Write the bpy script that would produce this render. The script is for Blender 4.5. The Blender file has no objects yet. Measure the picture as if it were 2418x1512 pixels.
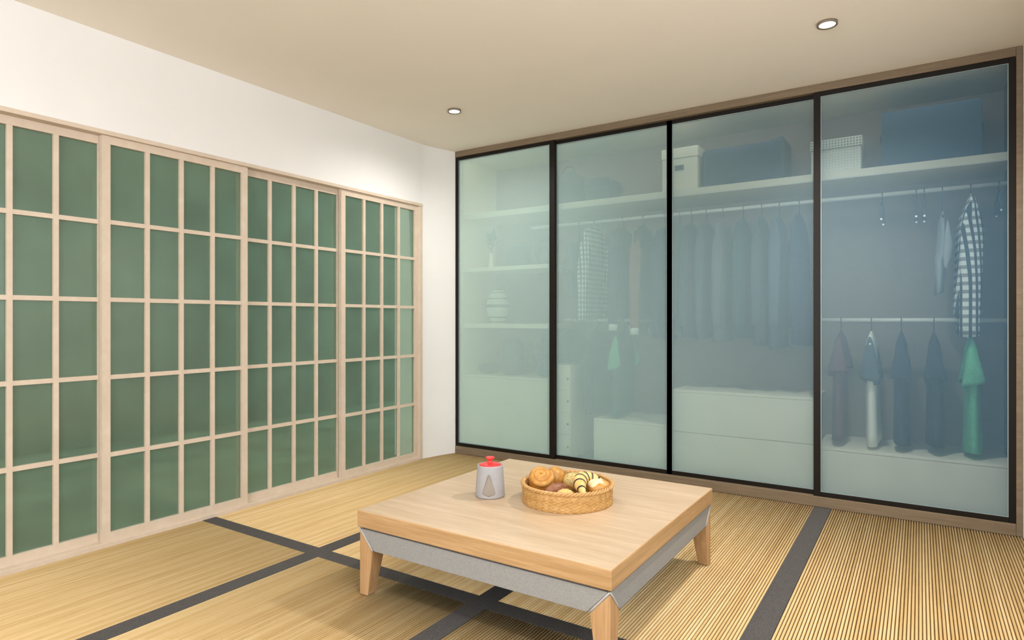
import bpy, math, random
from mathutils import Vector, Matrix
from math import sin, cos, pi, radians as R

S = bpy.context.scene
COL = S.collection
random.seed(7)

# ------------------------------------------------------------------ camera
cam_d = bpy.data.cameras.new('camera'); cam = bpy.data.objects.new('camera', cam_d); COL.objects.link(cam)
cam.location = (3.6152, -4.5621, 1.2366)
cam.rotation_euler = (R(90), 0, R(33.193))
cam_d.sensor_fit = 'HORIZONTAL'; cam_d.sensor_width = 36.0
cam_d.lens = 36.0 * 1472.0 / 2418.0
cam_d.clip_start = 0.05; cam_d.clip_end = 200
S.camera = cam

# ------------------------------------------------------------------ world, lights, exposure
S.view_settings.view_transform = 'Standard'; S.view_settings.look = 'None'
S.view_settings.gamma = 1.0; S.view_settings.use_curve_mapping = False
S.view_settings.exposure = -0.30
S.cycles.use_denoising = True
S.cycles.max_bounces = 8; S.cycles.diffuse_bounces = 5; S.cycles.glossy_bounces = 4
S.cycles.transparent_max_bounces = 24; S.cycles.caustics_reflective = False; S.cycles.caustics_refractive = False
S.cycles.sample_clamp_indirect = 6.0

W = bpy.data.worlds.new('sky'); S.world = W; W.use_nodes = True
bg = W.node_tree.nodes['Background']; bg.inputs[0].default_value = (0.80, 0.90, 1.0, 1); bg.inputs[1].default_value = 2.6

def area(name, loc, rot, sx, sy, watts, color):
    d = bpy.data.lights.new(name, 'AREA'); d.shape = 'RECTANGLE'; d.size = sx; d.size_y = sy
    d.energy = watts; d.color = color
    o = bpy.data.objects.new(name, d); COL.objects.link(o); o.location = loc; o.rotation_euler = rot
    return o
# daylight through the garden window of the right wall and the rear window behind the camera
area('daylight_right', (4.30, -3.60, 1.70), (0, R(90), 0), 1.5, 2.9, 38, (0.97, 0.99, 1.0))
area('daylight_rear', (2.5, -7.35, 1.85), (R(84), 0, 0), 3.0, 1.4, 175, (0.97, 0.99, 1.0))

sun_d = bpy.data.lights.new('garden_sun', 'SUN'); sun_d.energy = 2.6; sun_d.angle = R(0.6); sun_d.color = (1.0, 0.95, 0.86)
sun = bpy.data.objects.new('garden_sun', sun_d); COL.objects.link(sun); sun.location = (-2.0, -9.0, 8.0)
sun.rotation_euler = Vector((0.03, 0.72, -0.68)).to_track_quat('-Z', 'Y').to_euler()

# ------------------------------------------------------------------ materials
def mat(name):
    m = bpy.data.materials.new(name); m.use_nodes = True
    nt = m.node_tree; b = nt.nodes['Principled BSDF']
    return m, nt, b
def L(nt, a, b): nt.links.new(a, b)
def N(nt, t, **kw):
    n = nt.nodes.new(t)
    for k, v in kw.items(): setattr(n, k, v)
    return n
def set_stops(cr, stops):
    while len(cr.elements) > 1: cr.elements.remove(cr.elements[-1])
    cr.elements[0].position = stops[0][0]; cr.elements[0].color = (*stops[0][1], 1)
    for p, c in stops[1:]: e = cr.elements.new(p); e.color = (*c, 1)
def ramp(nt, fac, stops):
    r = N(nt, 'ShaderNodeValToRGB')
    set_stops(r.color_ramp, stops)
    L(nt, fac, r.inputs[0]); return r.outputs[0]
def math_n(nt, op, a, b=None, c=None):
    n = N(nt, 'ShaderNodeMath', operation=op)
    for i, v in enumerate((a, b, c)):
        if v is None: continue
        if isinstance(v, (int, float)): n.inputs[i].default_value = v
        else: L(nt, v, n.inputs[i])
    return n.outputs[0]
def coords(nt, kind='Object', scale=(1, 1, 1)):
    tc = N(nt, 'ShaderNodeTexCoord'); mp = N(nt, 'ShaderNodeMapping'); mp.inputs['Scale'].default_value = scale
    L(nt, tc.outputs[kind], mp.inputs[0]); return mp.outputs[0]
def noise(nt, vec, scale, detail=3, rough=0.55, dist=0.0):
    n = N(nt, 'ShaderNodeTexNoise'); n.inputs['Scale'].default_value = scale; n.inputs['Detail'].default_value = detail
    n.inputs['Roughness'].default_value = rough; n.inputs['Distortion'].default_value = dist
    L(nt, vec, n.inputs['Vector']); return n.outputs['Fac']
def bump(nt, b, h, strength, dist=0.002):
    n = N(nt, 'ShaderNodeBump'); n.inputs['Strength'].default_value = strength; n.inputs['Distance'].default_value = dist
    L(nt, h, n.inputs['Height']); L(nt, n.outputs[0], b.inputs['Normal'])
def plain(name, c, rough=0.6, spec=0.5, var=0.0, metal=0.0, sc=40):
    m, nt, b = mat(name); b.inputs['Roughness'].default_value = rough; b.inputs['Specular IOR Level'].default_value = spec
    b.inputs['Metallic'].default_value = metal
    f = noise(nt, coords(nt), sc)
    d = tuple(x * (1 - var) for x in c); u = tuple(min(1, x * (1 + var)) for x in c)
    L(nt, ramp(nt, f, [(0.3, d), (0.7, u)]), b.inputs['Base Color']); return m
def wood(name, light, dark, scale=(1, 14, 14), rough=0.45, spec=0.4, fine=1.0):
    m, nt, b = mat(name); b.inputs['Roughness'].default_value = rough; b.inputs['Specular IOR Level'].default_value = spec
    v = coords(nt, 'Object', scale)
    a = noise(nt, v, 2.2, 4, 0.6, 0.6); c = noise(nt, v, 9.0 * fine, 3, 0.6)
    f = math_n(nt, 'ADD', math_n(nt, 'MULTIPLY', a, 0.65), math_n(nt, 'MULTIPLY', c, 0.35))
    L(nt, ramp(nt, f, [(0.32, dark), (0.52, tuple((x + y) / 2 for x, y in zip(light, dark))), (0.66, light)]), b.inputs['Base Color'])
    bump(nt, b, f, 0.15, 0.001); return m
def cloth(name, c, var=0.25, sc=220, rough=0.95):
    m, nt, b = mat(name); b.inputs['Roughness'].default_value = rough; b.inputs['Specular IOR Level'].default_value = 0.15
    f = noise(nt, coords(nt), sc, 4, 0.7)
    L(nt, ramp(nt, f, [(0.28, tuple(x * (1 - var) for x in c)), (0.72, tuple(min(1, x * (1 + var)) for x in c))]), b.inputs['Base Color'])
    bump(nt, b, f, 0.35, 0.0015); return m

M = {}
M['white_wall'] = plain('white_plaster', (0.83, 0.815, 0.80), 0.9, 0.2, 0.012, sc=3)
M['ceiling'] = plain('beige_ceiling_paint', (0.88, 0.81, 0.71), 0.9, 0.2, 0.012, sc=2)
M['dark_floor'] = plain('floor_underlay', (0.12, 0.08, 0.04), 0.9)
M['shoji_wood'] = wood('pale_shoji_wood', (0.70, 0.585, 0.475), (0.62, 0.50, 0.39), (3, 3, 3), 0.55, 0.3)
M['taupe_wood'] = wood('taupe_wood', (0.235, 0.175, 0.115), (0.165, 0.12, 0.075), (1.2, 20, 20), 0.5, 0.3)
M['black_metal'] = plain('black_frame', (0.009, 0.006, 0.004), 0.45, 0.2)
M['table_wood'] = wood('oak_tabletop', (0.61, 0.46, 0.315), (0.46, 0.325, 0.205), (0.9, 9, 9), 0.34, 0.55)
M['edge_wood_shaded'] = wood('oak_edge_shaded', (0.52, 0.33, 0.165), (0.36, 0.21, 0.09), (1.2, 1.2, 26), 0.42, 0.4)  # oak with the sides' shade put into its colour, darker than the top
M['leg_wood'] = wood('oak_leg', (0.56, 0.35, 0.18), (0.36, 0.20, 0.085), (22, 22, 0.9), 0.45, 0.4)
M['fabric'] = cloth('grey_felt', (0.28, 0.275, 0.265), 0.22, 260)
M['piping'] = cloth('grey_piping', (0.40, 0.395, 0.385), 0.1, 300)
M['border'] = cloth('charcoal_cloth_border', (0.085, 0.078, 0.075), 0.5, 240)
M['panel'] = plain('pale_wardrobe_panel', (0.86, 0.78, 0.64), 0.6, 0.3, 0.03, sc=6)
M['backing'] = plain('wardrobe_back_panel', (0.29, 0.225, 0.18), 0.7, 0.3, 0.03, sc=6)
M['rod'] = plain('brushed_rod', (0.72, 0.70, 0.64), 0.35, 0.5, 0.03)
M['edge_glint'] = plain('pale_edge_glint', (0.24, 0.31, 0.32), 0.5)
M['chrome'] = plain('clip_metal', (0.75, 0.75, 0.75), 0.25, 0.5, 0.02, 1.0)
M['hanger'] = plain('dark_hanger', (0.035, 0.035, 0.04), 0.5)
M['trim'] = plain('downlight_trim', (0.22, 0.18, 0.14), 0.5)

def reed_mat():
    m, nt, b = mat('bamboo_reed'); b.inputs['Roughness'].default_value = 0.55; b.inputs['Specular IOR Level'].default_value = 0.25
    g = N(nt, 'ShaderNodeNewGeometry'); sp = N(nt, 'ShaderNodeSeparateXYZ'); L(nt, g.outputs['Position'], sp.inputs[0])
    ix = math_n(nt, 'FLOOR', math_n(nt, 'DIVIDE', sp.outputs[0], 0.01331))
    wn = N(nt, 'ShaderNodeTexWhiteNoise', noise_dimensions='1D'); L(nt, ix, wn.inputs['W'])
    cx = N(nt, 'ShaderNodeCombineXYZ'); L(nt, math_n(nt, 'MULTIPLY', ix, 3.17), cx.inputs[0]); L(nt, math_n(nt, 'MULTIPLY', sp.outputs[1], 3.0), cx.inputs[1])
    n1 = noise(nt, cx.outputs[0], 1.0, 3)
    f = math_n(nt, 'ADD', math_n(nt, 'MULTIPLY', wn.outputs[0], 0.36), math_n(nt, 'MULTIPLY', n1, 0.65))
    L(nt, ramp(nt, f, [(0.15, (0.485, 0.31, 0.125)), (0.5, (0.61, 0.425, 0.20)), (0.85, (0.70, 0.535, 0.295))]), b.inputs['Base Color'])
    return m
M['reed'] = reed_mat()
M['mat_base'] = plain('mat_weft', (0.13, 0.07, 0.022), 0.9, 0.1, 0.2)

def frosted_pane():
    m, nt, b = mat('frosted_green_glass')
    out = nt.nodes['Material Output']
    b.inputs['Base Color'].default_value = (0.18, 0.240, 0.190, 1); b.inputs['Roughness'].default_value = 0.16
    b.inputs['Specular IOR Level'].default_value = 0.5
    f = noise(nt, coords(nt, 'Object', (1, 1, 1)), 260, 2); bump(nt, b, f, 0.04, 0.001)
    gl = N(nt, 'ShaderNodeBsdfGlossy'); gl.inputs['Roughness'].default_value = 0.17; gl.inputs['Color'].default_value = (0.72, 0.86, 0.72, 1)
    tl = N(nt, 'ShaderNodeBsdfTranslucent'); tl.inputs['Color'].default_value = (0.10, 0.18, 0.12, 1)
    m1 = N(nt, 'ShaderNodeMixShader'); m1.inputs[0].default_value = 0.13
    L(nt, b.outputs[0], m1.inputs[1]); L(nt, gl.outputs[0], m1.inputs[2])
    m2 = N(nt, 'ShaderNodeMixShader'); m2.inputs[0].default_value = 0.10
    L(nt, m1.outputs[0], m2.inputs[1]); L(nt, tl.outputs[0], m2.inputs[2])
    tr = N(nt, 'ShaderNodeBsdfTransparent'); tr.inputs[0].default_value = (0.87, 0.96, 0.85, 1)
    m3 = N(nt, 'ShaderNodeMixShader'); m3.inputs[0].default_value = 0.55
    L(nt, m2.outputs[0], m3.inputs[1]); L(nt, tr.outputs[0], m3.inputs[2]); L(nt, m3.outputs[0], out.inputs[0])
    return m
M['shoji_pane'] = frosted_pane()

def veil_glass():
    # tinted milky glass with uneven light and reflection painted in, denser and greener at the left doors, clearer and bluer at the right
    m, nt, b = mat('tinted_haze_glass'); out = nt.nodes['Material Output']
    g = N(nt, 'ShaderNodeNewGeometry'); sp = N(nt, 'ShaderNodeSeparateXYZ'); L(nt, g.outputs['Position'], sp.inputs[0])
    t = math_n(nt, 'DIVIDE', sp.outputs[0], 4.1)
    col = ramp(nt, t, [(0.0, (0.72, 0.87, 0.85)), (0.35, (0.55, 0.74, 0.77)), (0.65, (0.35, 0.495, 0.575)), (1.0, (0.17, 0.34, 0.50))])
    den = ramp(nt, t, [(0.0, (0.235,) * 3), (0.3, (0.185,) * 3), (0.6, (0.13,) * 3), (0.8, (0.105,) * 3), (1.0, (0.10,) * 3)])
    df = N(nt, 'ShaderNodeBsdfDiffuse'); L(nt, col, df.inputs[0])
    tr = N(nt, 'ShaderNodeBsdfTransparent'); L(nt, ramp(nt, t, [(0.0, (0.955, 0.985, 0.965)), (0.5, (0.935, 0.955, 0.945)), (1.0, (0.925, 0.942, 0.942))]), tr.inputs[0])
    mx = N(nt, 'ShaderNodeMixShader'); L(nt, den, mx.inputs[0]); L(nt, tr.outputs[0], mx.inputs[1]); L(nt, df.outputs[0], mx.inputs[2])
    gl = N(nt, 'ShaderNodeBsdfGlossy'); gl.inputs['Roughness'].default_value = 0.25
    fr = N(nt, 'ShaderNodeFresnel'); fr.inputs[0].default_value = 1.45
    m2 = N(nt, 'ShaderNodeMixShader'); L(nt, math_n(nt, 'MULTIPLY', fr.outputs[0], 0.035), m2.inputs[0]); L(nt, mx.outputs[0], m2.inputs[1]); L(nt, gl.outputs[0], m2.inputs[2])
    L(nt, m2.outputs[0], out.inputs[0]); return m
M['veil'] = veil_glass()

def emit(name, c, s):
    m, nt, b = mat(name); b.inputs['Base Color'].default_value = (*c, 1)
    b.inputs['Emission Color'].default_value = (*c, 1); b.inputs['Emission Strength'].default_value = s; return m
M['lamp'] = emit('lamp_disc', (1.0, 0.97, 0.93), 6.0)

def plaid(name, lightc, darkc, px, pz, wide=0.55):
    m, nt, b = mat(name); b.inputs['Roughness'].default_value = 0.95
    tc = N(nt, 'ShaderNodeTexCoord'); sp = N(nt, 'ShaderNodeSeparateXYZ'); L(nt, tc.outputs['Object'], sp.inputs[0])
    h = math_n(nt, 'ADD', sp.outputs[0], sp.outputs[1])
    sx = math_n(nt, 'LESS_THAN', math_n(nt, 'FRACT', math_n(nt, 'DIVIDE', h, px)), wide)
    sz = math_n(nt, 'LESS_THAN', math_n(nt, 'FRACT', math_n(nt, 'DIVIDE', sp.outputs[2], pz)), wide)
    f = math_n(nt, 'MULTIPLY', math_n(nt, 'ADD', math_n(nt, 'MULTIPLY', sx, 1.0), 0.0), math_n(nt, 'ADD', math_n(nt, 'MULTIPLY', sz, 0.65), 0.35))
    L(nt, ramp(nt, f, [(0.1, darkc), (0.95, lightc)]), b.inputs['Base Color']); return m
def zbands(name, stops, lo, hi):
    m, nt, b = mat(name); b.inputs['Roughness'].default_value = 0.6
    tc = N(nt, 'ShaderNodeTexCoord'); sp = N(nt, 'ShaderNodeSeparateXYZ'); L(nt, tc.outputs['Object'], sp.inputs[0])
    mr = N(nt, 'ShaderNodeMapRange'); mr.inputs[1].default_value = lo; mr.inputs[2].default_value = hi; L(nt, sp.outputs[2], mr.inputs[0])
    r = N(nt, 'ShaderNodeValToRGB'); r.color_ramp.interpolation = 'CONSTANT'
    set_stops(r.color_ramp, stops)
    L(nt, mr.outputs[0], r.inputs[0]); L(nt, r.outputs[0], b.inputs['Base Color']); return m

# ------------------------------------------------------------------ mesh builder
class MB:
    def __init__(s): s.v = []; s.f = []
    def add(s, vs, fs):
        n = len(s.v); s.v += [tuple(p) for p in vs]; s.f += [tuple(i + n for i in f) for f in fs]; return s
    def box(s, x0, x1, y0, y1, z0, z1):
        return s.add([(x0, y0, z0), (x1, y0, z0), (x1, y1, z0), (x0, y1, z0), (x0, y0, z1), (x1, y0, z1), (x1, y1, z1), (x0, y1, z1)],
                     [(0, 3, 2, 1), (4, 5, 6, 7), (0, 1, 5, 4), (1, 2, 6, 5), (2, 3, 7, 6), (3, 0, 4, 7)])
    def hexa(s, bot, top):
        return s.add(list(bot) + list(top), [(0, 3, 2, 1), (4, 5, 6, 7), (0, 1, 5, 4), (1, 2, 6, 5), (2, 3, 7, 6), (3, 0, 4, 7)])
    def prism(s, poly, z0, z1):
        n = len(poly)
        return s.add([(x, y, z0) for x, y in poly] + [(x, y, z1) for x, y in poly],
                     [tuple(range(n))[::-1], tuple(range(n, 2 * n))] + [(i, (i + 1) % n, n + (i + 1) % n, n + i) for i in range(n)])
    def lathe(s, prof, c, n=40, mod=None, cap=True):
        vs = []; fs = []; m = len(prof)
        for j, (r, z) in enumerate(prof):
            for i in range(n):
                a = 2 * pi * i / n; rr = r if mod is None else r + mod(a, z, j)
                vs.append((c[0] + rr * cos(a), c[1] + rr * sin(a), c[2] + z))
        for j in range(m - 1):
            for i in range(n):
                fs.append((j * n + i, j * n + (i + 1) % n, (j + 1) * n + (i + 1) % n, (j + 1) * n + i))
        if cap and prof[0][0] > 1e-6: fs.append(tuple(range(n))[::-1])
        if cap and prof[-1][0] > 1e-6: fs.append(tuple((m - 1) * n + i for i in range(n)))
        return s.add(vs, fs)
    def rings(s, rings, cap=True):
        n = len(rings[0]); vs = [p for r in rings for p in r]; fs = []
        for j in range(len(rings) - 1):
            for i in range(n): fs.append((j * n + i, j * n + (i + 1) % n, (j + 1) * n + (i + 1) % n, (j + 1) * n + i))
        if cap: fs.append(tuple(range(n))[::-1]); fs.append(tuple((len(rings) - 1) * n + i for i in range(n)))
        return s.add(vs, fs)
    def tube(s, pts, rad, n=8, closed=False, squash=1.0):
        pts = [Vector(p) for p in pts]; m = len(pts); rad = rad if isinstance(rad, (list, tuple)) else [rad] * m
        rs = []; prev = None
        for k in range(m):
            t = (pts[(k + 1) % m] - pts[k - 1]) if closed else (pts[min(k + 1, m - 1)] - pts[max(k - 1, 0)])
            if t.length < 1e-9: t = Vector((0, 0, 1))
            t.normalize()
            if prev is None:
                u = t.cross(Vector((0, 0, 1)));
                if u.length < 1e-3: u = t.cross(Vector((0, 1, 0)))
            else: u = prev - t * prev.dot(t)
            u.normalize(); prev = u; w = t.cross(u)
            rs.append([pts[k] + (u * cos(2 * pi * i / n) + w * sin(2 * pi * i / n) * squash) * rad[k] for i in range(n)])
        if closed: rs.append(rs[0]); return s.rings(rs, False)
        return s.rings(rs)
    def build(s, name, m, parent=None, smooth=False, bevel=0.0, seg=2):
        off = Vector((0, 0, 0)); p = parent
        while p is not None: off += Vector(p.location); p = p.parent
        if parent is None:
            base = Vector((sum(v[0] for v in s.v) / len(s.v), sum(v[1] for v in s.v) / len(s.v), min(v[2] for v in s.v)))
            off = base
        me = bpy.data.meshes.new(name)
        me.from_pydata([(v[0] - off.x, v[1] - off.y, v[2] - off.z) for v in s.v], [], s.f); me.update()
        me.materials.append(m)
        if smooth: me.polygons.foreach_set('use_smooth', [True] * len(me.polygons))
        o = bpy.data.objects.new(name, me); COL.objects.link(o)
        if parent is None: o.location = off
        else: o.parent = parent
        if bevel > 0:
            b = o.modifiers.new('bevel', 'BEVEL'); b.width = bevel; b.segments = seg; b.limit_method = 'ANGLE'; b.angle_limit = R(40)
        return o
def box(name, m, parent, *d, bevel=0.0, seg=2): return MB().box(*d).build(name, m, parent, bevel=bevel, seg=seg)
def struct(o): o['kind'] = 'structure'; return o
def tag(o, label, cat, group=None):
    o['label'] = label; o['category'] = cat
    if group: o['group'] = group
    return o
def thing(name, loc, label, cat, group=None):
    o = bpy.data.objects.new(name, None); o.empty_display_size = 0.1; COL.objects.link(o); o.location = loc
    return tag(o, label, cat, group)

# ------------------------------------------------------------------ room shell
H = 2.8; XW = -0.09; XR = 4.106; YB = -7.2
fl = struct(box('floor', M['dark_floor'], None, -0.42, 4.35, -7.4, 0.75, -0.09, -0.035))
struct(box('ceiling', M['ceiling'], None, -0.25, 4.35, -7.4, 0.75, H, H + 0.1))
w = MB()
w.box(-0.25, XW, -3.83, -0.36, 2.267, H)                 # above the sliding screens
w.box(-0.25, XW, YB, -3.83, 0, H)                        # beyond the leftmost screen
w.prism([(XW + 0.09 * (k / 12) ** 1.5, -0.36 + 0.36 * k / 12) for k in range(13)] + [(-0.42, 0.0), (-0.42, -0.36)], 0, H)   # the end of the wall turns a little inward
w.box(-0.42, 0.0, 0.0, 0.72, 0, H)
struct(w.build('wall_left', M['white_wall']))
w = MB()
w.box(XR, XR + 0.15, -2.15, 0.72, 0, H); w.box(XR, XR + 0.15, YB, -5.05, 0, H)
w.box(XR, XR + 0.15, -5.05, -2.15, 0, 0.95); w.box(XR, XR + 0.15, -5.05, -2.15, 2.45, H)
struct(w.build('wall_right', M['white_wall']))
w = MB()
w.box(-0.25, 1.0, YB - 0.12, YB, 0, H); w.box(4.0, 4.25, YB - 0.12, YB, 0, H); w.box(1.0, 4.0, YB - 0.12, YB, 0, 1.15); w.box(1.0, 4.0, YB - 0.12, YB, 2.5, H)
struct(w.build('wall_back', M['white_wall']))
struct(box('wall_wardrobe', M['white_wall'], None, -0.25, 4.25, 0.72, 0.8, 0, H))

# ------------------------------------------------------------------ sliding screens in the left wall
def screen(n, y0, y1, xf):
    zb, zt = 0.0225, 2.2435; st = 0.042; d = 0.030
    f = MB(); f.box(xf - d, xf, y0, y0 + st, zb, zt); f.box(xf - d, xf, y1 - st, y1, zb, zt)
    f.box(xf - d, xf, y0 + st, y1 - st, 2.200, zt); f.box(xf - d, xf, y0 + st, y1 - st, zb, 0.071)
    door = struct(f.build('door_%d' % n, M['shoji_wood']))
    door['label'] = 'pale wood sliding screen with four columns and five rows of green panes'
    ys = [y0 + st + (y1 - y0 - 2 * st) * k / 4 for k in range(5)]; zs = [0.071 + (2.2 - 0.071) * k / 5 for k in range(6)]
    bw = 0.012
    for k in range(1, 4): box('glazing_bar', M['shoji_wood'], door, xf - d + 0.004, xf - 0.0015, ys[k] - bw, ys[k] + bw, 0.071, 2.2)
    for k in range(1, 5): box('glazing_bar', M['shoji_wood'], door, xf - d + 0.005, xf - 0.003, y0 + st, y1 - st, zs[k] - bw, zs[k] + bw)
    me = None
    for i in range(4):
        for j in range(5):
            a0 = ys[i] + (bw if i else 0); a1 = ys[i + 1] - (bw if i < 3 else 0); c0 = zs[j] + (bw if j else 0); c1 = zs[j + 1] - (bw if j < 4 else 0)
            box('pane', M['shoji_pane'], door, xf - 0.024, xf - 0.018, a0, a1, c0, c1)
screen(1, -3.784, -2.908, -0.138); screen(2, -2.948, -2.072, -0.100)
screen(3, -2.112, -1.236, -0.138); screen(4, -1.276, -0.400, -0.100)
struct(box('trim_1', M['shoji_wood'], None, -0.24, -0.080, -3.83, -0.358, 2.2445, 2.268, bevel=0.002))     # head casing
struct(box('trim_2', M['shoji_wood'], None, -0.18, -0.084, -0.3995, -0.360, 0.0, 2.2445, bevel=0.002))       # right jamb casing
struct(box('trim_3', M['shoji_wood'], None, -0.24, -0.084, -3.83, -3.785, 0.0, 2.2445, bevel=0.002))       # left jamb casing
struct(box('trim_4', M['shoji_wood'], None, -0.24, -0.088, -3.785, -0.4, -0.03, 0.0222, bevel=0.002))      # sill
M['garden_wall'] = plain('mossy_garden_wall', (0.10, 0.15, 0.11), 0.9, 0.2, 0.4, sc=2)
struct(box('wall_garden', M['garden_wall'], None, -3.6, -3.5, -8.5, 7.0, -0.1, 3.4))
struct(box('floor_garden', M['garden_wall'], None, -3.5, -0.43, -8.5, 7.0, -0.12, -0.05))                       # the far side of the passage behind the screens

# ------------------------------------------------------------------ tatami floor
cols = [(-0.088, 0.881), (0.981, 1.960), (2.060, 3.031), (3.131, 4.105)]
rows = [(-2.301, -0.001), (-4.70, -2.391), (-7.19, -4.79)]
strips = [(c[1], d[0]) for c, d in zip(cols[:-1], cols[1:])]
for a, b_ in strips: box('border_strip', M['border'], fl, a, b_, -7.19, -0.001, -0.035, -0.001)
for ya, yb in ((-2.391, -2.301), (-4.79, -4.70)):
    for c in cols: box('border_strip', M['border'], fl, c[0], c[1], ya, yb, -0.035, -0.001)
P = 0.01331
where = [['beside the screens in the far left corner', 'behind the low table, second from the screens', 'right of the table, third from the screens', 'in the far right corner'],
         ['by the screens at the near left', 'under the near side of the low table', 'at the near right of the table leg', 'at the near right beyond the frame'],
         ['at the back left of the room', 'at the back of the room, second from the screens', 'at the back of the room, third from the screens', 'at the back right of the room']]
NS = 8
def reed_geo(mb, x, y0, y1):
    r = 0.0052; vs = []; fs = []
    for y in (y0, y1):
        for k in range(NS + 1):
            a = R(-35) + R(250) * k / NS; vs.append((x + r * cos(a), y, -0.0062 + 0.0062 * sin(a)))
    n = NS + 1
    for k in range(NS): fs.append((k, n + k, n + k + 1, k + 1))
    fs.append(tuple(range(n))); fs.append(tuple(range(2 * n - 1, n - 1, -1)))
    mb.add(vs, fs)
for ri, (y0, y1) in enumerate(rows):
    for ci, (x0, x1) in enumerate(cols):
        t = thing('tatami_mat', ((x0 + x1) / 2, (y0 + y1) / 2, -0.035), 'golden reed floor mat ' + where[ri][ci], 'floor mat', 'reed floor mats')
        box('mat_base', M['mat_base'], t, x0, x1, y0, y1, -0.035, -0.0100 if ri < 2 else -0.002)
        if ri == 2: continue
        n = int(round((x1 - x0) / P)); ps = [x0 + (x1 - x0) * (k + 0.5) / n for k in range(n)]
        if (ri, ci) in ((0, 3), (0, 2), (1, 1)):
            mb = MB(); reed_geo(mb, 0, y0 + 0.001, y1 - 0.001)
            first = None
            for x in ps:
                if first is None:
                    q = MB(); q.v = [(v[0] + x, v[1], v[2]) for v in mb.v]; q.f = mb.f
                    first = q.build('reed', M['reed'], t, smooth=True); fx = x
                else:
                    o = first.copy(); COL.objects.link(o); o.parent = t; o.location = (x - fx, 0, 0)
        else:
            mb = MB()
            for x in ps: reed_geo(mb, x, y0 + 0.001, y1 - 0.001)
            o = mb.build('reeds', M['reed'], t, smooth=True); o['kind'] = 'stuff'

# ------------------------------------------------------------------ downlights
dl_lab = {0: 'round recessed downlight over the left end of the wardrobe', 1: 'round recessed downlight over the right end of the wardrobe',
          2: 'round recessed downlight over the near end of the screens', 3: 'round recessed downlight over the camera side at the right'}
for i, (x, y) in enumerate(((0.716, -0.914), (3.208, -0.914), (0.716, -3.6), (3.208, -3.6))):
    t = thing('downlight', (x, y, H - 0.012), dl_lab[i], 'downlight', 'recessed ceiling downlights')
    MB().lathe([(0.040, -0.001), (0.0495, -0.004), (0.0500, 0.0115), (0.0405, 0.0115), (0.040, -0.001)], (x, y, H - 0.012), 40, cap=False).build('trim_ring', M['trim'], t, True)
    MB().lathe([(0.0, 0.0), (0.0415, 0.0), (0.0415, 0.010), (0.0, 0.010)], (x, y, H - 0.011), 36).build('lamp_disc', M['lamp'], t)
    d = bpy.data.lights.new('downlight_beam', 'SPOT'); d.energy = (98, 255, 8, 130)[i]; d.color = (1.0, 0.965, 0.915); d.spot_size = R((168, 146, 150, 140)[i]); d.spot_blend = 1.0; d.shadow_soft_size = 0.05
    o = bpy.data.objects.new('downlight_beam', d); COL.objects.link(o); o.parent = t; o.location = (0, 0, -0.02)

# ------------------------------------------------------------------ low table
TX0, TX1, TY0, TY1 = 1.490, 2.732, -2.590, -1.346
tb = thing('low_table', ((TX0 + TX1) / 2, (TY0 + TY1) / 2, 0), 'square low oak table with thick top, grey felt apron and tapered legs', 'table')
top_ = box('tabletop', M['edge_wood_shaded'], tb, TX0, TX1, TY0, TY1, 0.305, 0.3795, bevel=0.004, seg=3)
box('lit_top_veneer', M['table_wood'], top_, TX0 + 0.003, TX1 - 0.003, TY0 + 0.003, TY1 - 0.003, 0.378, 0.380, bevel=0.001)  # lighter oak sheet, so the lit top differs from the shaded sides
ai = 0.012; AT = 0.296; AB = 0.208; LW = 0.086; LB = 0.050
box('shadow_gap', M['black_metal'], tb, TX0 + 0.03, TX1 - 0.03, TY0 + 0.03, TY1 - 0.03, 0.290, 0.3055)
# apron: four mitred felt panels, each a trapezoid seen from outside, slit by the leg tops
def side_pt(k, u, z, d):                     # u along the side 0..1.242, d = inset from the outer plane
    Lx = TX1 - TX0
    c = [(TX0 + u, TY0 + d), (TX1 - d, TY0 + u), (TX1 - u, TY1 - d), (TX0 + d, TY1 - u)][k]
    return (c[0], c[1], z)
Ls = TX1 - TX0
for k in range(4):
    mb = MB(); th = 0.03; d0 = 0.008
    o_ = [(0.016, AT), (Ls - 0.016, AT), (Ls - LW - 0.012, AB), (LW + 0.012, AB)]
    outer = [side_pt(k, u, z, d0) for u, z in o_]; inner = [side_pt(k, min(max(u, 0.05), Ls - 0.05), z, d0 + th) for u, z in o_]
    mb.add(outer + inner, [(0, 3, 2, 1), (4, 5, 6, 7), (0, 1, 5, 4), (1, 2, 6, 5), (2, 3, 7, 6), (3, 0, 4, 7)])
    ap = mb.build('apron', M['fabric'], tb, bevel=0.002)
    for s_ in (0, 1):
        pts = [(0.010, AT + 0.001), (LW + 0.004, AB)]
        if s_: pts = [(Ls - u, z) for u, z in pts]
        ps = [side_pt(k, u, z, 0.0085) for u, z in pts]
        pm = [tuple(ps[0][i] + (ps[1][i] - ps[0][i]) * q / 4 for i in range(3)) for q in range(5)]
        MB().tube(pm, 0.0042, 8).build('piping', M['piping'], ap, True)
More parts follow.
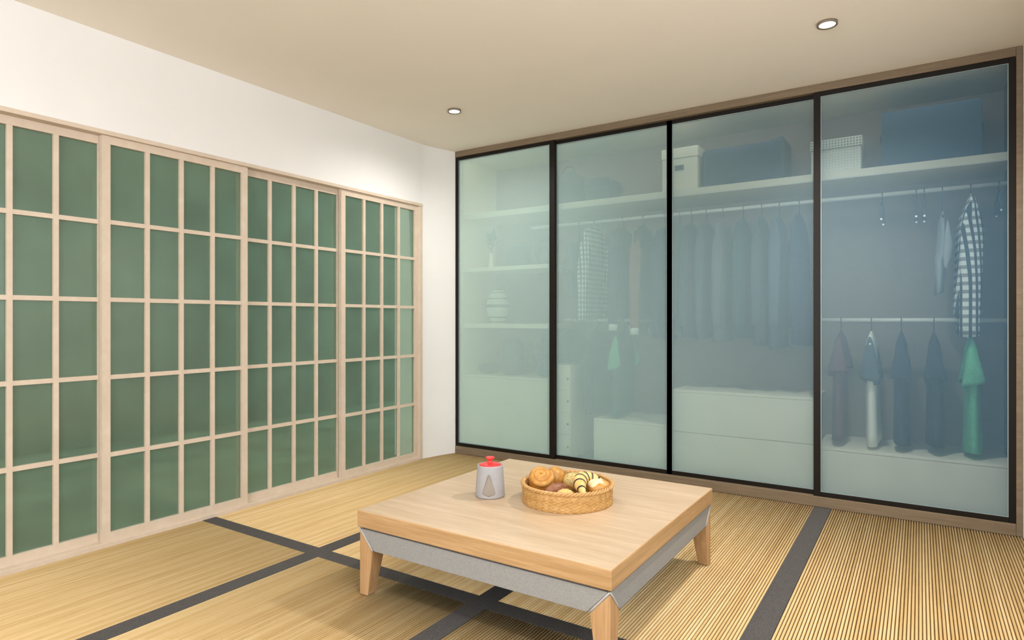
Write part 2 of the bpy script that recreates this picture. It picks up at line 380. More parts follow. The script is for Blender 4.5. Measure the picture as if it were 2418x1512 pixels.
for cx, cy, sx, sy in ((TX0, TY0, 1, 1), (TX1, TY0, -1, 1), (TX1, TY1, -1, -1), (TX0, TY1, 1, -1)):
    e = 0.008
    X = lambda v: cx + sx * (e + v)
    Y = lambda v: cy + sy * (e + v)
    mb = MB()
    tp, mid, bt = 0.008, LW - 0.006, LB
    ring = lambda a, z: [(X(0), Y(0), z), (X(a), Y(0), z), (X(a), Y(a), z), (X(0), Y(a), z)]
    # shaped post: peaked at the corner under the top, full width at the apron's lower edge, tapering to the floor
    r1 = ring(mid, AB + 0.001); r0 = ring(bt, 0.004); rb = ring(bt - 0.004, 0.0)
    mb.v = rb + r0 + r1 + [(X(0), Y(0), AT - 0.004)]
    def q(a, b): return [(a + i, a + (i + 1) % 4, b + (i + 1) % 4, b + i) for i in range(4)]
    mb.f = [(3, 2, 1, 0)] + q(0, 4) + q(4, 8) + [(8, 9, 12), (9, 10, 12), (10, 11, 12), (11, 8, 12)]
    if sx * sy < 0: mb.f = [f[::-1] for f in mb.f]
    mb.build('leg', M['leg_wood'], tb, bevel=0.003)

# ------------------------------------------------------------------ jar on the table
M['jar'] = plain('matt_grey_ceramic', (0.345, 0.337, 0.345), 0.55, 0.4, 0.03)
M['jar_in'] = plain('beige_spout', (0.30, 0.265, 0.23), 0.6, 0.3, 0.03)
M['red'] = plain('red_glaze', (0.86, 0.045, 0.05), 0.3, 0.5, 0.03)
JC = (1.863, -2.078, 0.380)
j = thing('lidded_jar', JC, 'grey ceramic jar with red knobbed lid and pointed spout, left of the basket', 'jar')
MB().lathe([(0.066, 0.0), (0.0705, 0.003), (0.0715, 0.008), (0.0695, 0.05), (0.0655, 0.11), (0.0630, 0.146), (0.0622, 0.1515), (0.0590, 0.153), (0.0545, 0.1515), (0.0535, 0.146), (0.0, 0.146)], JC, 56).build('body', M['jar'], j, True)
lid = MB().lathe([(0.0, 0.1465), (0.052, 0.1465), (0.0525, 0.1515), (0.050, 0.1545), (0.036, 0.1590), (0.018, 0.1625), (0.0, 0.163)], JC, 44).build('lid', M['red'], j, True)
MB().lathe([(0.0, 0.161), (0.0135, 0.161), (0.0098, 0.166), (0.0090, 0.172), (0.0135, 0.179), (0.0215, 0.184), (0.0225, 0.1870), (0.0200, 0.1895), (0.0, 0.1905)], JC, 32).build('knob', M['red'], lid, True)
# spout: a half cone that swells out of the wall, pointed at the top
fd = Vector((3.615 - JC[0], -4.562 - JC[1], 0)); fd.normalize(); ang = math.atan2(fd.y, fd.x) - 0.10
fd = Vector((cos(ang), sin(ang), 0)); sd = Vector((-sin(ang), cos(ang), 0))
rs = []
for k in range(15):
    s_ = k / 14; z = 0.118 - 0.104 * s_
    wd = 0.0015 + 0.036 * min(1, s_ * 1.08) ** 0.95 * (1 if s_ < 0.86 else math.sqrt(max(0, 1 - ((s_ - 0.86) / 0.145) ** 2)))
    rw = 0.0712 - 0.0087 * (z / 0.153); pr = 0.020 * (1 - s_) ** 0.7 + 0.001
    ring = []
    for i in range(17):
        a = pi * i / 16; u = wd * cos(a); base = math.sqrt(max(rw * rw - u * u, 0)) - 0.004
        p = Vector(JC) + fd * (base + (pr + 0.004) * sin(a) ** 0.8) + sd * u + Vector((0, 0, z)); ring.append(p)
    for i in range(15, 0, -1):
        u = wd * cos(pi * i / 16); ring.append(Vector(JC) + fd * (math.sqrt(max(rw * rw - u * u, 0)) - 0.008) + sd * u + Vector((0, 0, z)))
    rs.append(ring)
sp_o = MB().rings(rs).build('spout', M['jar_in'], j, True)
c_ = Vector(JC) + fd * 0.0803 + Vector((0, 0, 0.1165))
MB().tube([c_ - fd * 0.004, c_ + fd * 0.0015], 0.0017, 10).build('spout_hole', M['black_metal'], sp_o, True)

# ------------------------------------------------------------------ basket and breads
def wick(name, a, b_):
    m, nt, b = mat(name); b.inputs['Roughness'].default_value = 0.6
    f = noise(nt, coords(nt), 55, 4, 0.65); L(nt, ramp(nt, f, [(0.3, a), (0.7, b_)]), b.inputs['Base Color']); return m
M['wicker'] = wick('wicker', (0.36, 0.185, 0.05), (0.54, 0.315, 0.105))
M['braid'] = wick('wicker_braid', (0.44, 0.235, 0.08), (0.60, 0.36, 0.14))
BC = Vector((2.214, -1.941, 0.380)); BR = 0.2165
bk = thing('bread_basket', BC, 'round low wicker basket with braided rim holding breads, right of the jar', 'basket')
NB = 240; ZR = 24
def weave(a, z, j): 
    return 0.0020 * sin(a * 36 + (pi if (j // 2) % 2 else 0)) * (1 if j % 2 else 0.2) + 0.0010 * cos(a * 36)
prof = [(BR - 0.004 + 0.001 * sin(k * 0.5), 0.083 * k / ZR) for k in range(ZR + 1)]
inn = [(BR - 0.014, 0.083), (BR - 0.015, 0.008), (0.0, 0.008)]
mb = MB(); n = NB; vs = []; fs = []
full = [(0.0, 0.0)] + prof + inn
mb.lathe(full, BC, NB, lambda a, z, jj: weave(a, z, jj) if 1 <= jj <= ZR else 0.0)
mb.build('woven_side', M['wicker'], bk, True)
for ph in range(3):
    pts = []; nn = 300; tw = 22
    for k in range(nn):
        a = 2 * pi * k / nn; b2 = a * tw + ph * 2 * pi / 3
        rr = BR - 0.0055 + 0.0058 * cos(b2); pts.append((BC.x + rr * cos(a), BC.y + rr * sin(a), BC.z + 0.0845 + 0.0052 * sin(b2)))
    MB().tube(pts, 0.0047, 7, True).build('rim_strand', M['braid'], bk, True)

def bread_mat(name, top, side, dark=None, sc=30):
    m, nt, b = mat(name); b.inputs['Roughness'].default_value = 0.42; b.inputs['Specular IOR Level'].default_value = 0.4
    f = noise(nt, coords(nt), sc, 4, 0.6); L(nt, ramp(nt, f, [(0.3, side), (0.68, top)]), b.inputs['Base Color'])
    bump(nt, b, f, 0.3, 0.003); return m
M['bun'] = bread_mat('glazed_bun_crust', (0.60, 0.32, 0.075), (0.38, 0.155, 0.03))
M['rye'] = bread_mat('brown_rye_crust', (0.30, 0.12, 0.055), (0.16, 0.055, 0.025), sc=60)
M['seeded'] = bread_mat('seeded_pale_crust', (0.68, 0.54, 0.24), (0.44, 0.28, 0.08), sc=85)
M['pastry'] = bread_mat('flaky_pastry', (0.74, 0.52, 0.20), (0.56, 0.29, 0.07), sc=50)
M['stripe_dough'] = bread_mat('pale_croissant_dough', (0.76, 0.58, 0.24), (0.62, 0.36, 0.10), sc=35)
M['choc'] = plain('dark_chocolate', (0.03, 0.014, 0.012), 0.35, 0.5)
M['icing'] = plain('pale_icing', (0.74, 0.62, 0.36), 0.4, 0.4, 0.06)
def blob(c, rx, ry, rz, rot=0, n=28, m=16, fn=None, tilt=0):
    rs = []; mtx = Matrix.Rotation(rot, 3, 'Z') @ Matrix.Rotation(tilt, 3, 'Y')
    for jj in range(m + 1):
        ph = -pi / 2 + pi * jj / m; ph = max(min(ph, pi / 2 - 0.02), -pi / 2 + 0.02); ring = []
        for i in range(n):
            a = 2 * pi * i / n; k = 1.0 if fn is None else fn(a, ph)
            ring.append(Vector(c) + mtx @ Vector((rx * cos(ph) * cos(a) * k, ry * cos(ph) * sin(a) * k, rz * sin(ph) * k)))
        rs.append(ring)
    return MB().rings(rs)
Z0 = 0.388
def bread(name, label, loc, cat='bread'): return thing(name, loc, label, cat, 'breads in the wicker basket')
# spiral bun
c = Vector((2.072, -1.945, 0.452)); t = bread('spiral_bun', 'large glazed spiral bun at the left of the bread basket', (c.x, c.y, Z0))
blob(c - Vector((0, 0, 0.004)), 0.062, 0.062, 0.046).build('bun', M['bun'], t, True)
pts = []; rad = []
ax = Vector((0.30, -0.55, 0.78)).normalized(); e1 = ax.cross(Vector((0, 0, 1))).normalized(); e2 = ax.cross(e1)
for k in range(120):
    a = 2 * pi * 2.6 * k / 119; rr = 0.006 + 0.046 * k / 119
    dome = 0.028 * math.sqrt(max(0, 1 - (rr / 0.060) ** 2))
    pts.append(c + e1 * rr * cos(a) + e2 * rr * sin(a) + ax * (0.020 + dome)); rad.append(0.0125 + 0.003 * k / 119)
MB().tube(pts, rad, 10).build('coil', M['bun'], t, True)
# second bun behind
c = Vector((2.086, -1.832, 0.447)); t = bread('round_bun', 'smooth golden bun tucked behind the spiral bun', (c.x, c.y, Z0))
blob(c, 0.052, 0.056, 0.054, 0.5, fn=lambda a, p: 1 + 0.02 * sin(3 * a)).build('bun', M['bun'], t, True)
# seeded roll
c = Vector((2.182, -1.806, 0.440)); t = bread('seeded_roll', 'pale seeded roll at the back of the bread basket', (c.x, c.y, Z0))
c = Vector((2.182, -1.806, 0.440)); t.location = (c.x, c.y, Z0)
blob(c, 0.060, 0.044, 0.040, R(35)).build('roll', M['seeded'], t, True)
sm = MB()
for k in range(60):
    a = random.uniform(0, 2 * pi); ph = random.uniform(0.25, 1.45)
    p = c + Matrix.Rotation(R(35), 3, 'Z') @ Vector((0.060 * cos(ph) * cos(a), 0.044 * cos(ph) * sin(a), 0.0395 * sin(ph)))
    sm.v += []; b_ = blob(p, 0.0034, 0.0022, 0.0018, random.uniform(0, 3), 6, 4); sm.add(b_.v, b_.f)
o = sm.build('seeds', plain('green_seeds', (0.30, 0.26, 0.06), 0.6), t, True); o['kind'] = 'stuff'
# rye roll
c = Vector((2.190, -2.015, 0.443)); t = bread('rye_roll', 'pointed dark brown rye roll at the front of the basket', (c.x, c.y, Z0))
pts = [c + Vector((cos(R(68)) * q, sin(R(68)) * q, 0.010 * (q / 0.07) - 0.006 * (q / 0.07) ** 2)) for q in [(-0.075 + 0.15 * k / 16) for k in range(17)]]
MB().tube(pts, [0.003 + 0.027 * sin(pi * k / 16) ** 0.7 for k in range(17)], 16).build('roll', M['rye'], t, True)
# small pastry
c = Vector((2.265, -2.058, 0.442)); t = bread('small_pastry', 'small pale flaky pastry at the front rim of the basket', (c.x, c.y, Z0))
pts = [c + Vector((cos(R(40)) * q, sin(R(40)) * q, -0.10 * q * q * 40)) for q in [(-0.042 + 0.084 * k / 14) for k in range(15)]]
MB().tube(pts, [0.006 + 0.021 * sin(pi * k / 14) ** 0.6 * (1 + 0.06 * sin(k * 2.4)) for k in range(15)], 16).build('pastry', M['pastry'], t, True)
# striped croissant: a crescent of fat segments with chocolate lines between them
t = bread('striped_croissant', 'curved croissant with dark chocolate stripes in the basket', (2.265, -1.9, Z0))
key = [Vector(p) for p in ((2.335, -2.006, 0.440), (2.302, -1.970, 0.456), (2.268, -1.918, 0.466), (2.256, -1.868, 0.470), (2.272, -1.828, 0.468), (2.302, -1.806, 0.460), (2.335, -1.790, 0.446))]
def crv(u):
    u *= len(key) - 1; i = min(int(u), len(key) - 2); f = u - i
    p0, p1, p2, p3 = key[max(i - 1, 0)], key[i], key[i + 1], key[min(i + 2, len(key) - 1)]
    return 0.5 * ((2 * p1) + (p2 - p0) * f + (2 * p0 - 5 * p1 + 4 * p2 - p3) * f * f + (3 * p1 - p0 - 3 * p2 + p3) * f ** 3)
nn = 64; pts = [crv(k / (nn - 1)) for k in range(nn)]
env = lambda u: 0.004 + 0.030 * sin(pi * min(max(u, 0.0), 1.0)) ** 0.75
MB().tube(pts, [env(k / (nn - 1)) * (0.90 + 0.16 * abs(sin(pi * 7 * k / (nn - 1)))) for k in range(nn)], 18).build('dough', M['stripe_dough'], t, True)
for q in range(1, 7):
    u = q / 7; MB().tube([crv(u - 0.02), crv(u), crv(u + 0.02)], [env(u) * 0.95, env(u) * 1.03, env(u) * 0.95], 18).build('chocolate_stripe', M['choc'], t, True)
# iced bun
c = Vector((2.346, -1.862, 0.440)); t = bread('iced_bun', 'golden bun with pale icing at the right of the basket', (c.x, c.y, Z0))
blob(c, 0.060, 0.052, 0.040, R(33)).build('bun', M['bun'], t, True)
blob(c + Vector((-0.008, -0.006, 0.012)), 0.048, 0.042, 0.0315, R(33), fn=lambda a, p: 1 + 0.05 * sin(5 * a)).build('icing', M['icing'], t, True)
c = Vector((2.228, -1.745, 0.432)); t = bread('small_brown_roll', 'reddish brown roll against the back rim of the basket', (c.x, c.y, Z0))
c = Vector((2.290, -1.757, 0.432)); t.location = (c.x, c.y, Z0)
blob(c, 0.034, 0.022, 0.026, R(20)).build('roll', bread_mat('red_brown_crust', (0.62, 0.28, 0.12), (0.40, 0.15, 0.06)), t, True)

# ------------------------------------------------------------------ wardrobe
wd = thing('wardrobe', (2.05, 0.3, 0), 'wall wide built in wardrobe with four tinted glass sliding doors in black frames', 'wardrobe')
box('header_rail', M['taupe_wood'], wd, 0.0, 4.076, -0.004, 0.064, 2.747, 2.799, bevel=0.002)
box('top_panel', M['panel'], wd, 0.002, 4.076, 0.065, 0.644, 2.747, 2.799)
box('plinth', M['taupe_wood'], wd, 0.0, 4.076, -0.004, 0.62, 0.0, 0.069, bevel=0.002)
box('right_jamb', M['taupe_wood'], wd, 4.0765, 4.1045, -0.006, 0.62, 0.0, 2.799, bevel=0.002)
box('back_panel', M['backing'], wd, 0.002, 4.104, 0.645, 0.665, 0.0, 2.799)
box('side_panel', M['panel'], wd, 0.002, 0.018, 0.10, 0.645, 0.069, 2.747)
box('side_panel', M['panel'], wd, 4.088, 4.104, 0.621, 0.645, 0.0, 2.747)
box('shelf', M['panel'], wd, 0.018, 4.076, 0.10, 0.645, 2.182, 2.228, bevel=0.002)
box('shelf', M['panel'], wd, 0.018, 0.935, 0.10, 0.56, 1.685, 1.722, bevel=0.002)
box('shelf', M['panel'], wd, 0.018, 0.935, 0.10, 0.56, 1.163, 1.203, bevel=0.002)
def rod(x0, x1, y, z, r): MB().tube([(x0, y, z), (x1, y, z)], r, 16).build('clothes_rod', M['rod'], wd, True)
RY = 0.34
rod(0.62, 4.08, RY, 2.083, 0.0145)
rod(0.97, 1.795, RY, 1.235, 0.0145)
rod(3.03, 4.08, RY, 1.235, 0.0145)
# unseen fill lamps added to brighten the interior: one behind the header, one behind the front edge of the high shelf
def add_fill(z, watts):
    st = box('fill_strip', M['rod'], wd, 0.05, 4.05, 0.1005, 0.112, z, z + 0.006) if z < 2.5 else box('fill_strip', M['rod'], wd, 0.05, 4.05, 0.066, 0.078, z, z + 0.006)
    d = bpy.data.lights.new('fill_light', 'AREA'); d.shape = 'RECTANGLE'; d.size = 3.9; d.size_y = 0.01; d.energy = watts; d.color = (1.0, 0.95, 0.87)
    o = bpy.data.objects.new('fill_light', d); COL.objects.link(o); o.parent = st
    o.location = (0.0, 0.106 - 0.3 if z < 2.5 else 0.072 - 0.3, z - 0.002); o.rotation_euler = (R(22), 0, 0)
add_fill(2.1755, 2.5); add_fill(2.740, 6)
def glass_door(x0, x1, yf, sl, sr):
    zb, zt = 0.070, 2.746; d = 0.026; rl = 0.030
    f = MB(); f.box(x0, x0 + sl, yf, yf + d, zb, zt); f.box(x1 - sr, x1, yf, yf + d, zb, zt)
    f.box(x0 + sl, x1 - sr, yf, yf + d, zb, zb + rl); f.box(x0 + sl, x1 - sr, yf, yf + d, zt - rl, zt)
    fr = f.build('sliding_door', M['black_metal'], wd, bevel=0.0015)
    a0, a1, c0, c1 = x0 + sl, x1 - sr, zb + rl, zt - rl
    box('glass_pane', M['veil'], fr, a0, a1, yf + 0.012, yf + 0.016, c0, c1)
    box('haze_layer', M['veil'], fr, a0, a1, yf + 0.0165, yf + 0.0185, c0, c1)  # added layer that thickens the haze painted into the glass
    g = 0.005; q = MB(); y0, y1 = yf + 0.004, yf + 0.0118
    q.box(a0, a0 + g, y0, y1, c0, c1); q.box(a1 - g, a1, y0, y1, c0, c1); q.box(a0 + g, a1 - g, y0, y1, c0, c0 + g); q.box(a0 + g, a1 - g, y0, y1, c1 - g, c1)
    q.build('edge_glint', M['edge_glint'], fr)  # pale strips stand in for the bright reflection along the glass edges
glass_door(0.000, 1.054, 0.002, 0.035, 0.049)
glass_door(1.006, 2.050, 0.034, 0.049, 0.040)
glass_door(2.010, 3.064, 0.034, 0.040, 0.040)
glass_door(3.024, 4.076, 0.002, 0.042, 0.033)
box('track', M['black_metal'], wd, 4.066, 4.076, 0.03, 0.06, 0.07, 2.746)

# cabinets standing in the wardrobe
def cabinet(name, label, x0, x1, zt, fronts, tower=False):
    t = thing(name, ((x0 + x1) / 2, 0.35, 0.0695), label, 'cabinet', 'cabinets inside the wardrobe')
    box('body', M['panel'], t, x0, x1, 0.112, 0.644, 0.0695, zt - 0.018)
    box('top_board', M['panel'], t, x0, x1, 0.098, 0.644, zt - 0.018, zt, bevel=0.0015)
    for a, b_ in fronts:
        fr = box('drawer', M['panel'], t, x0 + 0.002, x1 - 0.002, 0.096, 0.1118, a, b_, bevel=0.0015)
        if tower: MB().lathe([(0.0, 0.0), (0.006, 0.0), (0.010, 0.012), (0.0, 0.016)], (0, 0, 0), 12).build('knob', M['hanger'], fr, True)
    return t
cabinet('storage_cabinet', 'pale closed cabinet under the display shelves at the left end of the wardrobe', 0.019, 0.935, 0.728, [(0.0705, 0.707)])
tw = cabinet('drawer_tower', 'narrow pale drawer tower below the dark jackets', 0.975, 1.155, 0.855, [(0.0705, 0.262), (0.266, 0.452), (0.456, 0.642), (0.646, 0.835)], True)
for o in tw.children:
    if o.name.startswith('drawer'):
        for k in o.children:
            z = sum(v.co.z for v in o.data.vertices) / len(o.data.vertices)
            k.location = (1.135 - tw.location.x, 0.096 - tw.location.y, z)
            k.rotation_euler = (R(90), 0, 0)
            for v in k.data.vertices: pass
            # the knob mesh was built in world space: bring it back to its own origin
            off = Vector(tw.location)
            for v in k.data.vertices: v.co = v.co + off
cabinet('storage_cabinet', 'low pale cabinet under the green shirt behind the second glass door', 1.37, 2.022, 0.430, [(0.0705, 0.410)])
cabinet('drawer_chest', 'wide pale chest of two drawers under the row of dark coats', 2.030, 3.022, 0.707, [(0.0705, 0.386), (0.392, 0.687)])
cabinet('storage_cabinet', 'low pale cabinet under the five short sleeved shirts behind the rightmost glass door', 3.030, 4.074, 0.381, [(0.0705, 0.360)])

# display objects behind the leftmost door
M['dkglaze'] = plain('dark_glaze', (0.06, 0.085, 0.09), 0.3, 0.5, 0.1)
M['dkmatt'] = plain('dark_matt', (0.07, 0.09, 0.10), 0.7, 0.3, 0.15)
M['leaf'] = plain('dark_leaf', (0.05, 0.09, 0.07), 0.6, 0.3, 0.2)
t = thing('potted_plant', (0.20, 0.30, 1.7225), 'thin stemmed leafy plant in a slim vase on the upper display shelf', 'plant')
MB().lathe([(0.0, 0.0), (0.026, 0.0), (0.028, 0.02), (0.020, 0.09), (0.016, 0.13), (0.019, 0.15), (0.014, 0.15), (0.011, 0.10), (0.0, 0.10)], (0.20, 0.30, 1.7225), 24).build('vase', M['panel'], t, True)
MB().tube([(0.20, 0.30, 1.83), (0.203, 0.30, 1.93), (0.20, 0.30, 2.02)], 0.005, 8).build('stem', M['leaf'], t, True)
rnd = random.Random(3)
for k in range(18):
    a = rnd.uniform(0, 2 * pi); ll = rnd.uniform(0.07, 0.13); b0 = Vector((0.20, 0.30, rnd.uniform(1.90, 2.02))); up = rnd.uniform(0.35, 1.1)
    d = Vector((cos(a), sin(a) * 0.6, up)).normalized(); sdv = d.cross(Vector((0, 0, 1))).normalized(); ww = ll * 0.22
    tip = b0 + d * ll; tip.z = min(tip.z, 2.165); mid = b0 + d * ll * 0.5; nrm = sdv.cross(d) * 0.004
    MB().add([b0, mid + sdv * ww, tip, mid - sdv * ww, mid + nrm, mid - nrm], [(0, 1, 4), (1, 2, 4), (2, 3, 4), (3, 0, 4), (1, 0, 5), (2, 1, 5), (3, 2, 5), (0, 3, 5)]).build('leaf', M['leaf'], t)
o = MB().lathe([(0.0, 0.0), (0.075, 0.0), (0.098, 0.03), (0.104, 0.10), (0.096, 0.18), (0.070, 0.215), (0.055, 0.222), (0.045, 0.215), (0.0, 0.20)], (0.509, 0.30, 1.7225), 36).build('round_vase', M['dkmatt'], None, True)
tag(o, 'round dark squat vase on the upper display shelf beside the plant', 'vase')
M['stripes'] = zbands('striped_vase_glaze', [(0, (0.7, 0.68, 0.62)), (0.03, (0.05, 0.06, 0.06)), (0.06, (0.7, 0.68, 0.62)), (0.15, (0.05, 0.06, 0.06)), (0.20, (0.7, 0.68, 0.62)), (0.46, (0.05, 0.06, 0.06)), (0.55, (0.7, 0.68, 0.62)), (0.70, (0.05, 0.06, 0.06)), (0.735, (0.7, 0.68, 0.62)), (0.88, (0.05, 0.06, 0.06)), (0.91, (0.7, 0.68, 0.62)), (0.96, (0.05, 0.06, 0.06))], 0.0, 0.325)
o = MB().lathe([(0.0, 0.0), (0.050, 0.0), (0.078, 0.05), (0.104, 0.12), (0.106, 0.18), (0.090, 0.24), (0.060, 0.30), (0.050, 0.325), (0.040, 0.320), (0.0, 0.29)], (0.272, 0.30, 1.2035), 40).build('striped_vase', M['stripes'], None, True)
tag(o, 'pale vase with dark horizontal stripes on the middle display shelf', 'vase')
o = MB().lathe([(0.0, 0.0), (0.080, 0.0), (0.108, 0.025), (0.120, 0.08), (0.120, 0.25), (0.108, 0.315), (0.078, 0.340), (0.066, 0.343), (0.056, 0.335), (0.0, 0.31)], (0.440, 0.30, 0.7285), 44).build('capsule_vase', M['dkglaze'], None, True)
tag(o, 'tall dark shiny capsule vase on the left cabinet', 'vase')
o = MB().lathe([(0.0, 0.0), (0.060, 0.0), (0.098, 0.025), (0.106, 0.050), (0.090, 0.078), (0.070, 0.086), (0.058, 0.080), (0.0, 0.060)], (0.175, 0.30, 0.7285), 36).build('low_bowl', M['dkmatt'], None, True)
tag(o, 'small dark rounded bowl on the left cabinet beside the capsule vase', 'bowl')
t = thing('branch_ornament', (0.775, 0.30, 1.7225), 'open curved wire ornament at the right end of the upper display shelf', 'ornament')
MB().lathe([(0.0, 0.0), (0.05, 0.0), (0.05, 0.012), (0.0, 0.014)], (0.775, 0.30, 1.7225), 24).build('foot', M['dkmatt'], t, True)
for k, (dx, rr) in enumerate(((0.0, 0.10), (0.0, 0.07))):
    MB().tube([(0.775 + rr * cos(a) * 0.8, 0.30, 1.735 + 0.008 + 0.11 + 0.11 * sin(a) * (1.0 if k == 0 else 0.7) - (0.0 if k == 0 else 0.034)) for a in [2 * pi * q / 24 for q in range(24)]], 0.006, 8, True).build('hoop', M['dkmatt'], t, True)

# boxes and bags on the high shelf
SZ = 2.2285
t = thing('soft_bag', (1.06, 0.34, SZ), 'tall soft dark bag on the high shelf behind the second door, left one', 'bag')
blob((1.03, 0.34, SZ + 0.16), 0.135, 0.16, 0.16, 0, fn=lambda a, p: min(1.28, 1 / max(0.6, (abs(cos(a)) ** 4 + abs(sin(a)) ** 4) ** 0.25)) if p < 0.6 else 1.0).build('body', M['dkmatt'], t, True)
t.location = (1.03, 0.34, SZ)
for k in t.children: 
    for v in k.data.vertices: v.co.x += 0.03; v.co.z = max(v.co.z, 0.001)
MB().tube([(0.97 + 0.06 * (1 - cos(a)), 0.30, SZ + 0.29 + 0.07 * sin(a)) for a in [pi * q / 14 for q in range(15)]], 0.007, 8).build('handle', M['hanger'], t, True)
t = thing('soft_bag', (1.345, 0.34, SZ), 'lower boxy dark bag on the high shelf behind the second door, right one', 'bag')
box('body', M['dkmatt'], t, 1.23, 1.46, 0.20, 0.50, SZ, SZ + 0.20, bevel=0.03, seg=3)
box('flap', M['dkmatt'], t, 1.235, 1.455, 0.19, 0.20, SZ + 0.09, SZ + 0.195, bevel=0.004)
t = thing('storage_box', (2.07, 0.31, SZ), 'pale storage box with a small dark label on the high shelf', 'box')
box('body', M['panel'], t, 1.93, 2.205, 0.16, 0.48, SZ, SZ + 0.255, bevel=0.004); box('lid', M['panel'], t, 1.925, 2.21, 0.155, 0.485, SZ + 0.256, SZ + 0.335, bevel=0.004)
box('name_label', M['hanger'], t, 2.03, 2.10, 0.157, 0.1598, SZ + 0.16, SZ + 0.20)
t = thing('suitcase', (2.50, 0.34, SZ), 'long dark soft suitcase on the high shelf behind the third door', 'suitcase')
M['navy'] = cloth('navy_cloth', (0.045, 0.07, 0.115), 0.3)
box('body', M['navy'], t, 2.225, 2.795, 0.18, 0.54, SZ, SZ + 0.30, bevel=0.04, seg=3)
box('front_pocket', M['navy'], t, 2.28, 2.74, 0.168, 0.182, SZ + 0.03, SZ + 0.16, bevel=0.006)
box('end_cap', M['dkmatt'], t, 2.72, 2.81, 0.20, 0.52, SZ + 0.02, SZ + 0.325, bevel=0.03, seg=3)
dots_m, nt, b = mat('dotted_white_card'); b.inputs['Roughness'].default_value = 0.7
vor = N(nt, 'ShaderNodeTexVoronoi'); vor.inputs['Scale'].default_value = 55; vor.inputs['Randomness'].default_value = 0.0
L(nt, coords(nt, 'Object', (1, 1, 1)), vor.inputs['Vector'])
L(nt, ramp(nt, vor.outputs['Distance'], [(0.30, (0.30, 0.32, 0.30)), (0.36, (0.82, 0.80, 0.72))]), b.inputs['Base Color'])
t = thing('storage_box', (3.14, 0.29, SZ), 'white dotted storage box with a lid on the high shelf behind the rightmost door', 'box')
box('body', dots_m, t, 2.99, 3.290, 0.15, 0.44, SZ, SZ + 0.165, bevel=0.003); box('lid', dots_m, t, 2.985, 3.296, 0.145, 0.445, SZ + 0.168, SZ + 0.232, bevel=0.003)
M['slate'] = plain('slate_blue_card', (0.05, 0.085, 0.13), 0.6, 0.3, 0.05)
t = thing('trunk', (3.67, 0.36, SZ), 'large dark blue trunk on the high shelf behind the rightmost door', 'trunk')
box('body', M['slate'], t, 3.402, 3.936, 0.20, 0.58, SZ, SZ + 0.37, bevel=0.005); box('latch', M['hanger'], t, 3.936, 3.946, 0.28, 0.33, SZ + 0.19, SZ + 0.24, bevel=0.002)
box('latch', M['hanger'], t, 3.392, 3.402, 0.28, 0.33, SZ + 0.19, SZ + 0.24, bevel=0.002)

